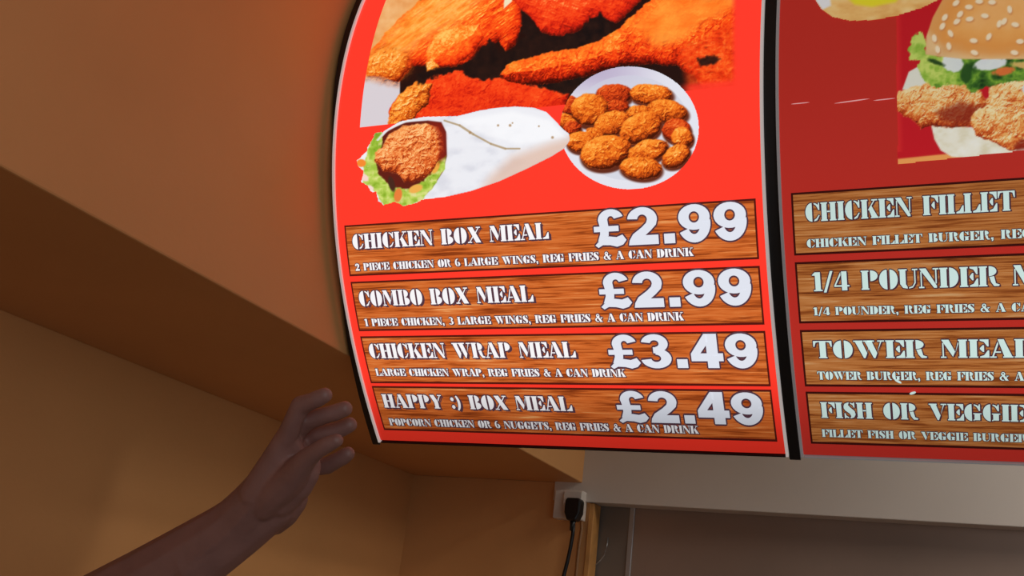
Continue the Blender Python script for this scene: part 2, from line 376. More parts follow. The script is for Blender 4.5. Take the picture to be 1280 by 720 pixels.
G = {
 'A': (1.0, Pg((.34, 1), (.60, 1), (.96, .05), (.62, .05))+Rc(.56, 0, 1.0, .07)+Pg((.09, .06), (.16, .06), (.37, .74), (.33, .86))+Rc(0, 0, .28, .07)+Rc(.22, .27, .47, .34)),
 'B': (.90, stem(0)+half(.48, .75, .33, .25, 1)+half(.48, .26, .40, .26, 1)),
 'C': (.88, CL+CTOP+Pg((.52, 0), (.70, .06), (.85, .32), (.80, .34), (.66, .16), (.52, .08))),
 'D': (.93, stem(0)+half(.48, .5, .44, .5, 1)),
 'E': (.86, stem(0)+TOPARM+BOTARM+MIDARM), 'F': (.84, stem(0)+TOPARM+MIDARM),
 'G': (.95, CL+CTOP+Rc(.54, .04, .84, .42)+Rc(.48, .40, .92, .46)+Pg((.48, 0), (.54, .02), (.54, .09), (.48, .07))),
 'H': (.94, stem(0)+stem(.52)+Rc(.37, .46, .55, .54)), 'I': (.41, stem(0)),
 'K': (.98, stem(0)+Pg((.44, .50), (.60, .68), (.98, .03), (.62, .03))+Rc(.56, 0, 1.0, .07)+Pg((.40, .44), (.47, .44), (.82, .95), (.75, .95))+Rc(.62, .93, .95, 1)),
 'L': (.85, stem(0)+BOTARM),
 'M': (1.20, Rc(.08, .05, .14, .82)+Rc(0, 0, .25, .07)+Pg((.04, 1), (.37, 1), (.64, .34), (.54, .06))+stem(.78)+Pg((.64, .24), (.67, .34), (.80, .80), (.77, .86))),
 'N': (.97, Rc(.09, .05, .15, .84)+Rc(0, 0, .26, .07)+Pg((.03, 1), (.36, 1), (.88, .10), (.88, 0), (.74, 0))+Rc(.82, .22, .88, .95)+Rc(.70, .93, .98, 1)),
 'O': (.94, half(.40, .5, .40, .51, -1)+half(.54, .5, .40, .51, 1)),
 'P': (.88, stem(0)+half(.48, .72, .38, .28, 1)),
 'R': (.97, stem(0)+half(.48, .75, .36, .25, 1)+Pg((.50, .46), (.72, .50), (.80, .14), (.98, .07), (.94, 0), (.72, 0), (.58, .2))),
 'S': (.72, Pg((.03, .78), (.10, .92), (.28, 1), (.36, 1), (.29, .84), (.40, .70), (.66, .46), (.70, .24), (.60, .06), (.42, 0), (.37, 0), (.44, .14), (.36, .30), (.10, .50), (.03, .64))+Pg((.42, 1), (.56, .94), (.62, 1), (.67, 1), (.67, .68), (.62, .68), (.56, .84), (.42, .93))+Pg((.30, 0), (.16, .06), (.10, 0), (.05, 0), (.05, .32), (.10, .32), (.16, .16), (.30, .07))),
 'T': (.90, stem(.25)+Pg((0, 1), (.24, 1), (.24, .93), (.12, .90), (.05, .66), (0, .66))+Pg((.90, 1), (.66, 1), (.66, .93), (.78, .90), (.85, .66), (.90, .66))),
 'U': (.95, Pg((.06, .95), (.35, .95), (.35, .22), (.43, .08), (.43, 0), (.2, .04), (.06, .24))+Rc(0, .93, .42, 1)+Pg((.78, .95), (.84, .95), (.84, .28), (.70, .05), (.50, 0), (.50, .06), (.68, .12), (.78, .3))+Rc(.68, .93, .95, 1)),
 'V': (.98, V_), 'W': (1.45, V_+sh(V_, .47)),
 'X': (.96, Pg((.04, 1), (.40, 1), (.95, 0), (.59, 0))+Pg((.10, .05), (.17, .05), (.43, .38), (.38, .44))+Pg((.53, .60), (.58, .54), (.86, .95), (.79, .95))+Rc(0, 0, .30, .07)+Rc(.64, .93, .95, 1)),
 'Y': (.96, Pg((.04, 1), (.38, 1), (.61, .5), (.61, .02), (.31, .02), (.31, .45))+Pg((.61, .62), (.65, .52), (.88, .95), (.81, .95))+Rc(.66, .93, .96, 1)+Rc(.24, 0, .68, .07)),
 '1': (.55, Pg((0, .84), (.16, 1), (.45, 1), (.45, 0), (.17, 0), (.17, .82))+Rc(.08, 0, .54, .07)),
 '2': (.75, Pg((.05, .65), (.05, .85), (.2, .98), (.38, 1), (.6, .95), (.7, .75), (.65, .55), (.4, .3), (.3, .25), (.7, .25), (.72, 0), (.04, 0), (.04, .12), (.36, .45), (.42, .7), (.38, .88), (.26, .86), (.28, .65))),
 '3': (.74, ring(.34, .74, .32, .26, .08, .18, -85, 150)+ring(.34, .27, .38, .27, .10, .19, -150, 85)),
 '4': (.80, Rc(.40, 0, .68, 1)+Pg((0, .26), (.08, .26), (.36, .80), (.36, .98))+Rc(0, .2, .80, .28)),
 '6': (.76, ring(.38, .5, .38, .51, .13, .42, 70, 262)+ring(.40, .3, .35, .30, .08, .22, -85, 100)),
 '&': (.98, ring(.38, .76, .22, .24, .08, .16, 0, 360)+ring(.34, .27, .34, .27, .14, .19, 80, 300)+Pg((.22, .72), (.44, .72), (.95, 0), (.62, 0))+Pg((.6, .2), (.66, .14), (.88, .5), (.82, .54))+Rc(.70, .50, .98, .56)),
 ',': (.34, Rc(.04, 0, .26, .22)+Pg((.14, 0), (.26, 0), (.26, -.08), (.12, -.2), (.08, -.17))), '.': (.34, Rc(.04, 0, .28, .23)),
 ':': (.40, ring(.2, .14, .13, .14, 0, 0, 0, 360, 10)+ring(.2, .70, .13, .14, 0, 0, 0, 360, 10)),
 ')': (.42, ring(-.08, .42, .42, .62, .22, .54, -62, 62)),
 '/': (.52, Pg((0, -.08), (.14, -.08), (.52, 1.04), (.38, 1.04))), ' ': (.52, []),
}
N9 = ring(.44, .66, .44, .34, .145, .15, 0, 360, 26)+ring(.43, .50, .46, .51, .18, .29, -152, 8, 18)
GP = {
 '9': (.95, N9),
 '2': (.95, ring(.43, .68, .43, .33, .14, .13, -8, 176, 18)+Pg((.86, .66), (.82, .52), (.66, .37), (.50, .25), (.87, .25), (.87, 0), (0, 0), (.03, .13), (.14, .29), (.40, .46), (.54, .58), (.57, .66))),
 '3': (.95, ring(.42, .73, .40, .28, .13, .10, -80, 170, 18)+ring(.42, .29, .46, .30, .15, .11, -170, 90, 18)+Rc(.36, .44, .52, .62)),
 '4': (.97, Rc(.46, 0, .78, 1)+Pg((0, .42), (.42, 1), (.52, 1), (.52, .74), (.27, .42))+Rc(0, .20, .92, .43)),
 '.': (.45, Rc(.05, 0, .36, .26)),
 '\u00a3': (1.0, ring(.54, .71, .38, .30, .10, .11, 18, 182, 16)+Pg((.16, .72), (.44, .72), (.47, .48), (.45, .28), (.30, .20), (.12, .14), (.20, .34), (.21, .5))+Rc(.02, .40, .76, .55)+
          Pg((.03, .04), (.12, -.03), (.26, .04), (.48, .03), (.68, -.02), (.86, .03), (.97, .15), (.86, .30), (.68, .24), (.45, .27), (.26, .24))),
}
STEPZ = 0.008
def cut_tris(tris):
    """split flat (x, z) triangles at fixed heights so they can follow the curve"""
    out = []
    for poly in tris:
        zs = [p[1] for p in poly]; k0 = math.floor(min(zs)/STEPZ); k1 = math.floor(max(zs)/STEPZ-1e-9)
        for k in range(k0, k1+1):
            lo, hi = k*STEPZ, (k+1)*STEPZ; q = list(poly)
            for lim, sgn in ((lo, 1), (hi, -1)):
                r = []
                for i in range(len(q)):
                    a, b = q[i], q[(i+1) % len(q)]; da, db = sgn*(a[1]-lim), sgn*(b[1]-lim)
                    if da >= 0: r.append(a)
                    if (da > 0 and db < 0) or (da < 0 and db > 0):
                        t = da/(da-db); r.append((a[0]+(b[0]-a[0])*t, a[1]+(b[1]-a[1])*t))
                q = r
                if len(q) < 3: break
            if len(q) >= 3: out.append(q)
    return out
TESS = {}
def tess(key, polys):
    if key not in TESS:
        t = []
        for p in polys:
            if len(p) <= 3: t.append(p); continue
            for tri in tessellate_polygon([[Vector((x, y, 0)) for x, y in p]]): t.append(tuple(p[i] for i in tri))
        TESS[key] = t
    return TESS[key]
def lettering(name, text, pl, pr, cap, mats, parent, font=G, fid='s', fit=None, outline=0.0009, shadow=0.0, off=0.0011, track=.05):
    """text whose baseline runs from pixel pl to pixel pr (pr = where the text `fit` ends)"""
    fit = fit or text
    xa, za = b_at(*pl); xb, zb = b_at(*pr); z0 = (za+zb)/2
    xm, zt = b_at(pl[0], pl[1]-cap); h = zt - b_at(*pl)[1]
    wid = sum(font[c][0]+track for c in fit)-track
    sx = (xb-xa)/wid; x = xa; tris = []
    for i, c in enumerate(text):
        gw, polys = font[c]
        for t in tess((fid, c), polys): tris.append([(x+p[0]*sx, z0+p[1]*h) for p in t])
        x += (gw+track)*sx
    V = []; F = []; MI = []
    def add(ts, o, mi):
        for q in cut_tris(ts):
            n = len(V); q2 = np.array(q); V.extend(surf(q2[:, 0], q2[:, 1], o)); F.append(list(range(n, n+len(q)))); MI.append(mi)
    base = []
    dirs = [(math.cos(a)*outline, math.sin(a)*outline) for a in [math.pi*k/4 for k in range(8)]]
    if shadow: dirs += [(shadow, -shadow*.6), (shadow*.55, -shadow*.3)]
    for dx, dz in dirs: base += [[(p[0]+dx, p[1]+dz) for p in t] for t in tris]
    add(base, off-.00035, 1); add(tris, off, 0)
    me = bpy.data.meshes.new(name); me.from_pydata([tuple(v) for v in V], [], F)
    for m_ in mats: me.materials.append(m_)
    me.polygons.foreach_set('material_index', MI)
    o = bpy.data.objects.new(name, me); C.objects.link(o); o.parent = parent
    return o

def strip(root, tl, br_, x0, x1, z0, z1, wood, bord, desc):
    s = grid_mesh('wood_strip', x0, x1, z0, z1, 12, 14, .0004, wood, root)
    s['label'] = desc
    t = .0027
    bm = bmesh.new()
    for (a, b, c, d) in ((x0-t, x1+t, z1, z1+t), (x0-t, x1+t, z0-t, z0), (x0-t, x0, z0, z1), (x1, x1+t, z0, z1)):
        n = 14 if (d-c) > .01 else 1
        zs = np.linspace(c, d, n+1); A = surf(np.full(n+1, a), zs, .0006); B = surf(np.full(n+1, b), zs, .0006)
        va = [bm.verts.new(p) for p in A]; vb = [bm.verts.new(p) for p in B]
        for j in range(n): bm.faces.new((va[j], vb[j], vb[j+1], va[j+1]))
    obj('strip_border', bm, bord, s)
    return s
ZR = [0.6388, 0.5676, 0.554, 0.4871, 0.4742, 0.4117, 0.4023, 0.3434]
ZR2 = [0.6426, 0.5701, 0.5565, 0.4878, 0.4746, 0.412, 0.4004, 0.3423]
names = ['chicken box', 'combo box', 'chicken wrap', 'happy box']
ROWS1 = [
 ('CHICKEN BOX MEAL', (442, 311.8), (686, 298), 18.6, '2 PIECE CHICKEN OR 6 LARGE WINGS, REG FRIES & A CAN DRINK', (445, 339.5), (867, 318.5), 9, '\u00a32.99', (743.5, 307.5), (938, 300.3), 45.5),
 ('COMBO BOX MEAL', (451, 383.5), (667, 376), 19, '1 PIECE CHICKEN, 3 LARGE WINGS, REG FRIES & A CAN DRINK', (457, 408), (855, 399.5), 9, '\u00a32.99', (751, 384.5), (944, 381.5), 43.5),
 ('CHICKEN WRAP MEAL', (464, 448), (720, 446), 18, 'LARGE CHICKEN WRAP, REG FRIES & A CAN DRINK', (471, 468.6), (782.5, 471.5), 8.8, '\u00a33.49', (763, 459), (952, 460), 41),
 ('HAPPY :) BOX MEAL', (481, 508.5), (716, 514), 16.5, 'POPCORN CHICKEN OR 6 NUGGETS, REG FRIES & A CAN DRINK', (488, 530), (874, 543), 8.5, '\u00a32.49', (774, 526.7), (959, 531), 38.5)]
for k, (T, a, b, h, D, c, d, h2, P_, e, f, h3) in enumerate(ROWS1):
    s = strip(b1, 0, 0, -0.9791, -0.2899, ZR[2*k+1], ZR[2*k], wood_lit, bord_lit, 'printed wood strip for the %s meal' % names[k])
    lettering('meal_name', T, a, b, h, (white_lit, dark_lit), s, outline=.0016, shadow=.0040)
    lettering('meal_description', D, c, d, h2, (white_lit, dark_lit), s, outline=.0012, shadow=.0020)
    lettering('price', P_, e, f, h3, (price_lit, dark_lit), s, font=GP, fid='p', outline=.0023, off=.0016, track=.03)
ROWS2 = [
 ('CHICKEN FILLET', 'CHICKEN FILLET', (1007.5, 277.5), (1269, 262.5), 23, 'CHICKEN FILLET BURGER, REG', 'CHICKEN FILLET BURGER,', (1009, 309.5), (1243, 299), 10.5),
 ('1/4 POUNDER MEAL', '1/4 POUNDER', (1016, 364.5), (1249.5, 356.5), 23.5, '1/4 POUNDER, REG FRIES & A CAN DRINK', '1/4 POUNDER, REG', (1017, 394), (1164, 391), 9.8),
 ('TOWER MEAL', 'TOWER', (1018, 447.4), (1159, 447), 21.5, 'TOWER BURGER, REG FRIES & A CAN DRINK', 'TOWER BURGER,', (1022.5, 474.3), (1151, 474.5), 10),
 ('FISH OR VEGGIE', 'FISH OR VEGGIE', (1027, 520.6), (1284, 528), 19.5, 'FILLET FISH OR VEGGIE BURGER', 'FILLET FISH OR VEGGIE', (1028, 544.5), (1210, 551.5), 9.3)]
names2 = ['chicken fillet', 'quarter pounder', 'tower', 'fish or veggie']
for k, (T, Tf, a, b, h, D, Df, c, d, h2) in enumerate(ROWS2):
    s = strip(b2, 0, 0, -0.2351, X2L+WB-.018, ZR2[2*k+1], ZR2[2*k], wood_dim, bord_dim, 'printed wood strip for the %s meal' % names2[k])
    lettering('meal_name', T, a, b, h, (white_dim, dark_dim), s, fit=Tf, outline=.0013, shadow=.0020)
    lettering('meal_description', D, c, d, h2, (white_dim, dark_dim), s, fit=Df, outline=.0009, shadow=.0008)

# ------------------------------------------------------------------ printed food pictures (ink on the film)
def hash2(ix, iy, s):
    h = (ix*374761393 + iy*668265263 + s*2246822519) & 0xFFFFFFFF
    h = ((h ^ (h >> 13))*1274126177) & 0xFFFFFFFF
    return ((h ^ (h >> 16)) & 0xFFFF)/65535.0
def vnoise(x, y, s=0):
    ix = np.floor(x).astype(np.int64); iy = np.floor(y).astype(np.int64); fx = x-ix; fy = y-iy
    fx = fx*fx*(3-2*fx); fy = fy*fy*(3-2*fy)
    a = hash2(ix, iy, s); b = hash2(ix+1, iy, s); c = hash2(ix, iy+1, s); d = hash2(ix+1, iy+1, s)
    return a+(b-a)*fx+(c-a)*fy+(a-b-c+d)*fx*fy
def fbm(x, y, s=0, o=4):
    t = 0; a = .5; n = 0
    for k in range(o):
        t = t+a*vnoise(x, y, s+k*7); n += a; a *= .5; x = x*2.03+1.7; y = y*2.03+3.1
    return t/n
def ridge(x, y, s=0, o=3):
    t = 0; a = .5; n = 0
    for k in range(o):
        t = t+a*(1-np.abs(2*vnoise(x, y, s+k*7)-1)); n += a; a *= .5; x = x*2.1+5.2; y = y*2.1+1.3
    return t/n
def sst(a, b, x): t = np.clip((x-a)/(b-a), 0, 1); return t*t*(3-2*t)
def psdf(x, y, poly):              # + inside, in pixels
    d = np.full(x.shape, 1e9); ins = np.zeros(x.shape, bool); n = len(poly)
    for i in range(n):
        x0, y0 = poly[i]; x1, y1 = poly[(i+1) % n]; ex, ey = x1-x0, y1-y0
        t = np.clip(((x-x0)*ex+(y-y0)*ey)/(ex*ex+ey*ey+1e-9), 0, 1)
        d = np.minimum(d, (x-x0-ex*t)**2+(y-y0-ey*t)**2)
        c = ((y0 > y) != (y1 > y)); xi = x0+(y-y0)*ex/(ey if abs(ey) > 1e-9 else 1e-9)
        ins ^= c & (x < xi)
    d = np.sqrt(d); return np.where(ins, d, -d)
def esdf(x, y, cx, cy, rx, ry, ang=0):
    a = math.radians(ang); u = (x-cx)*math.cos(a)+(y-cy)*math.sin(a); v = -(x-cx)*math.sin(a)+(y-cy)*math.cos(a)
    r = np.sqrt((u/rx)**2+(v/ry)**2); return (1-r)*min(rx, ry)
def ramp(t, stops):
    t = np.clip(t, 0, 1); p = [s[0] for s in stops]; c = np.array([s[1] for s in stops], float)
    return np.stack([np.interp(t, p, c[:, i]) for i in range(3)], -1)
def over(col, new, a): return col*(1-a[..., None])+new*a[..., None]
HOT = [(0, (60, 10, 6)), (.22, (160, 26, 8)), (.42, (238, 56, 14)), (.62, (254, 92, 24)), (.82, (255, 136, 40)), (1, (255, 196, 96))]
GOLD = [(0, (70, 20, 6)), (.22, (158, 56, 12)), (.45, (226, 98, 22)), (.65, (248, 136, 40)), (.85, (255, 170, 66)), (1, (255, 212, 130))]
ROSE = [(0, (60, 12, 6)), (.3, (160, 40, 12)), (.55, (218, 72, 22)), (.8, (240, 108, 40)), (1, (252, 150, 80))]
REDP = [(0, (90, 14, 8)), (.3, (205, 32, 14)), (.55, (244, 60, 20)), (.8, (252, 90, 34)), (1, (255, 150, 80))]
def piece(col, x, y, sd, R, pal, s, crust=.9, sc_=7, light=(-.45, -.75), soft=1.0, gain=.55, bias=.5, strand=None, warp=2.5):
    wx = (fbm(x/6, y/6, s+91)-.5)*2*warp
    def hgt(xx, yy, f):
        d = np.clip(f(xx, yy)+wx, 0, R); r = 1-d/R
        if strand: u = xx*math.cos(strand[0])+yy*math.sin(strand[0]); v = -xx*math.sin(strand[0])+yy*math.cos(strand[0]); n = ridge(u/strand[1], v/strand[2], s)
        else: n = ridge(xx/sc_+fbm(xx/9, yy/9, s+3), yy/sc_+fbm(xx/9, yy/9, s+5), s)
        return np.sqrt(np.clip(1-r*r, 0, 1))*R*.55+n*crust*sc_*.8
    h0 = hgt(x, y, sd); e = .9
    gx = (hgt(x+e, y, sd)-h0)/e; gy = (hgt(x, y+e, sd)-h0)/e
    n = 1/np.sqrt(1+gx*gx+gy*gy); lx, ly = light
    sh_ = (-gx*lx*-1*-1-gy*ly*-1*-1)*n
    sh_ = (gx*-lx+gy*-ly)*n*-1*-1
    t = bias+gain*sh_*1.0+.18*(fbm(x/16, y/16, s+11)-.5)*2+.12*(fbm(x/2.2, y/2.2, s+17, 2)-.5)*2
    d = sd(x, y)+wx
    t = t-.28*np.exp(-np.clip(d, 0, 99)/(R*.16))
    return over(col, ramp(t, pal), sst(-soft, soft, d))
def pic(name, root, box, step, paint_fn, m, off, label, grow=0):
    x0, x1, z0, z1 = box
    nx = int((x1-x0)/step); nz = int((z1-z0)/step)
    X, Z = np.meshgrid(np.linspace(x0, x1, nx+1), np.linspace(z0, z1, nz+1))
    P = surf(X.ravel(), Z.ravel(), off); px, py = to_px(surf(X.ravel(), Z.ravel()))
    col, keep = paint_fn(px.reshape(X.shape), py.reshape(X.shape))
    if keep is None: keep = np.ones(X.shape, bool)
    fk = keep[:-1, :-1] & keep[1:, :-1] & keep[:-1, 1:] & keep[1:, 1:]
    I = np.arange(X.size).reshape(X.shape)
    quads = np.stack([I[:-1, :-1][fk], I[:-1, 1:][fk], I[1:, 1:][fk], I[1:, :-1][fk]], -1)
    used = np.unique(quads); rem = np.full(X.size, -1); rem[used] = np.arange(len(used)); quads = rem[quads]
    me = bpy.data.meshes.new(name); me.vertices.add(len(used)); me.vertices.foreach_set('co', P[used].ravel().astype(np.float32))
    n = len(quads); me.loops.add(n*4); me.loops.foreach_set('vertex_index', quads.ravel().astype(np.int32))
    me.polygons.add(n); me.polygons.foreach_set('loop_start', np.arange(0, n*4, 4, dtype=np.int32)); me.polygons.foreach_set('loop_total', np.full(n, 4, np.int32))
    me.update()
    at_ = me.color_attributes.new('ink', 'FLOAT_COLOR', 'POINT')
    c = np.ones((len(used), 4), np.float32); c[:, :3] = lin(np.clip(col.reshape(-1, 3)[used], 0, 255)); at_.data.foreach_set('color', c.ravel())
    me.materials.append(m)
    o = bpy.data.objects.new(name, me); C.objects.link(o); o.parent = root; o['label'] = label
    return o
def PF(poly): return lambda x, y: psdf(x, y, poly)
def EF(*e): return lambda x, y: esdf(x, y, *e)

def chicken(x, y):
    col = np.zeros(x.shape+(3,)); col[:] = (34, 16, 14)
    col = over(col, np.array([214., 208, 214]), sst(-1, 1, psdf(x, y, [(440, 170), (455, 85), (500, 95), (500, 170)])))
    col = over(col, ramp(fbm(x/14, y/14, 4), [(0, (215, 130, 60)), (1, (245, 200, 140))]), sst(-2, 2, psdf(x, y, [(455, 90), (470, -60), (540, -60), (520, 20), (480, 60), (462, 95)])))
    # red piece at the bottom
    col = piece(col, x, y, PF([(486, 175), (488, 135), (506, 112), (530, 96), (575, 88), (640, 96), (690, 108), (712, 118), (704, 135), (712, 175)]), 30, REDP, 21, crust=.3, sc_=16, bias=.50, gain=.4)
    col = piece(col, x, y, PF([(484, 175), (486, 140), (498, 118), (520, 102), (540, 105), (535, 130), (515, 150), (520, 175)]), 22, GOLD, 22, crust=1.1, sc_=6, bias=.62, gain=.5)
    # piece top left
    col = piece(col, x, y, PF([(458, 96), (458, 74), (470, 55), (492, 30), (520, 6), (560, -40), (650, -60), (652, 10), (652, 32), (644, 58), (632, 66), (624, 52), (600, 62), (585, 80), (545, 82), (516, 84), (498, 104), (478, 96)]), 46, HOT, 31, crust=.55, sc_=9, bias=.70, gain=.42, strand=(-.62, 16, 7))
    col = over(col, ramp(.35+.9*(ridge((x*.8-y*.6)/17, (x*.6+y*.8)/6, 39)-.3), [(0, (226, 96, 24)), (.5, (252, 152, 50)), (1, (255, 205, 110))]), .8*sst(-12, 14, psdf(x, y, [(462, 80), (490, 36), (540, -10), (600, -60), (560, -60), (600, 0), (580, 24), (530, 50), (505, 74)])))
    col = piece(col, x, y, PF([(458, 97), (458, 74), (480, 60), (510, 68), (512, 86), (496, 104)]), 20, GOLD, 34, crust=.9, sc_=5, bias=.66, gain=.5, soft=9)
    col = piece(col, x, y, PF([(535, 84), (533, 66), (544, 44), (572, 32), (600, 30), (606, 46), (592, 66), (570, 82), (550, 84)]), 26, HOT, 33, crust=.25, sc_=12, bias=.76, gain=.55, soft=2)
    col = piece(col, x, y, PF([(534, 90), (532, 78), (542, 74), (550, 84), (542, 90)]), 8, GOLD, 35, crust=.6, sc_=4, bias=.85)
    # piece top right of the gap
    col = piece(col, x, y, PF([(644, -60), (640, 0), (655, 14), (668, 26), (676, 40), (700, 46), (722, 40), (738, 28), (752, 20), (770, 30), (800, 2), (830, -60)]), 40, REDP, 41, crust=.6, sc_=8, bias=.68, gain=.5, strand=(.35, 13, 8))
    col = over(col, np.array([240., 226, 190]), sst(-1, 1, psdf(x, y, [(630, 4), (633, -20), (641, -20), (640, 2), (630, 11)])))
    # black gaps
    blk = ramp(fbm(x/8, y/8, 6), [(0, (14, 12, 14)), (1, (48, 26, 20))])
    for g in ([(578, 84), (596, 66), (612, 50), (622, 62), (632, 68), (646, 60), (656, 44), (654, 22), (664, 30), (676, 44), (704, 48), (728, 40), (736, 24), (752, 18), (762, 32), (764, 44), (742, 54), (700, 64), (660, 74), (640, 96), (602, 100), (580, 92)],
              [(655, 104), (700, 98), (728, 94), (738, 104), (730, 118), (712, 118), (684, 112)],
              [(520, 92), (548, 86), (574, 86), (540, 98), (522, 106)]):
        col = over(col, blk, sst(-2.5, 1.5, psdf(x, y, g)+(fbm(x/5, y/5, 61)-.5)*9))
    # drumstick on the right
    col = piece(col, x, y, PF([(626, 94), (634, 80), (654, 74), (684, 66), (722, 60), (748, 52), (772, 36), (798, 14), (822, -8), (860, -60), (935, -60), (935, 110), (880, 112), (868, 96), (846, 82), (800, 80), (764, 84), (736, 94), (716, 98), (690, 104), (654, 106), (630, 100)]), 42, HOT, 51, crust=.55, sc_=9, bias=.60, gain=.5)
    # smoother golden thigh skin, redder lower right
    sm = sst(-8, 10, psdf(x, y, [(790, 34), (824, 0), (850, -60), (930, -60), (930, 6), (880, 30), (850, 52), (820, 60)]))
    f = fbm(x/22+y/30, y/14, 55)
    col = over(col, ramp(.5+.75*(f-.25), [(0, (232, 78, 18)), (.5, (254, 122, 34)), (1, (255, 172, 66))]), sm*.85)
    lr = sst(-6, 8, psdf(x, y, [(850, 60), (935, 20), (935, 120), (860, 120)]))
    col = over(col, ramp(ridge(x/9, y/6, 57), [(0, (120, 16, 8)), (.5, (226, 50, 14)), (.85, (250, 84, 28)), (1, (255, 140, 70))]), lr*.7)
    col = over(col, blk, .9*sst(-3, 2, psdf(x, y, [(872, 74), (888, 70), (900, 74), (892, 80), (876, 82)])+(fbm(x/4, y/4, 66)-.5)*6))
    # soft fade of the picture into the red film at its right and bottom edges
    fx = sst(922, 912, x-(y-50)*.0); 
    col = over(col, np.array([255., 58, 42]), 1-fx)
    col = over(col, np.array([255., 58, 42]), sst(97, 106, y+(x-900)*.1)*sst(840, 870, x)*.85)
    return col, None
xa, za = b_at(450, 160); xb_, zb_ = b_at(922, 106)
pic('chicken_picture', b1, (xa, xb_, (za+zb_)/2, 1.06), .00125, chicken, ink_lit, .0004, 'printed picture of fried chicken pieces')

def edge_noise(x, y, s, a=2.0): return (fbm(x/4, y/4, s, 3)-.5)*2*a
def nuggets(x, y):
    d = esdf(x, y, 787, 160, 87, 77)
    col = np.zeros(x.shape+(3,)); col[:] = (226, 228, 238)
    col = over(col, np.array([178., 164, 196]), .8*sst(135, 90, y)*sst(850, 745, x))
    col = over(col, np.array([205., 208, 222]), sst(0, 1, esdf(x, y, 787, 160, 76, 66))*.6)
    shd = np.full(x.shape, -99.)
    N = [(713, 132, 12, 12, 0, 1), (768, 118, 23, 13, 0, 1), (708, 151, 13, 9, 20, 0), (716, 160, 11, 9, 0, 1), (772, 134, 15, 9, 0, 1), (814, 118, 27, 13, 3, 0), (799, 141, 16, 9, 0, 0), (834, 139, 26, 14, 10, 0), (846, 163, 18, 15, 10, 1),
         (853, 172, 14, 13, 30, 0), (737, 137, 24, 20, -10, 0), (765, 154, 23, 15, -15, 0), (801, 160, 28, 18, -25, 0), (745, 168, 12, 8, 20, 0), (725, 177, 17, 13, 0, 0), (845, 195, 19, 13, -30, 0), (758, 190, 32, 21, -12, 0), (810, 189, 26, 14, -18, 0), (801, 210, 26, 14, 5, 0)]
    for n in N: shd = np.maximum(shd, esdf(x, y, n[0]+1, n[1]+3, n[2]*1.08, n[3]*1.12, n[4]))
    col = over(col, np.array([92., 34, 18]), sst(-1.5, 2, shd)*.95)
    for i, n in enumerate(N):
        col = piece(col, x, y, EF(*n[:5]), min(n[2], n[3]), ROSE if n[5] else GOLD, 200+i*3, crust=.5, sc_=8, bias=.52 if not n[5] else .5, gain=.62, soft=.9, warp=1.6)
    return col, d > 0
def box_of(pts):
    q = [b_at(*p) for p in pts]; xs_ = [a for a, b in q]; zs_ = [b for a, b in q]
    return (min(xs_), max(xs_), min(zs_), max(zs_))
pic('nugget_picture', b1, box_of([(698, 160), (876, 160), (787, 80), (787, 241), (700, 230), (870, 90)]), .0008, nuggets, ink_lit, .0008, 'printed picture of nuggets on a round white plate')

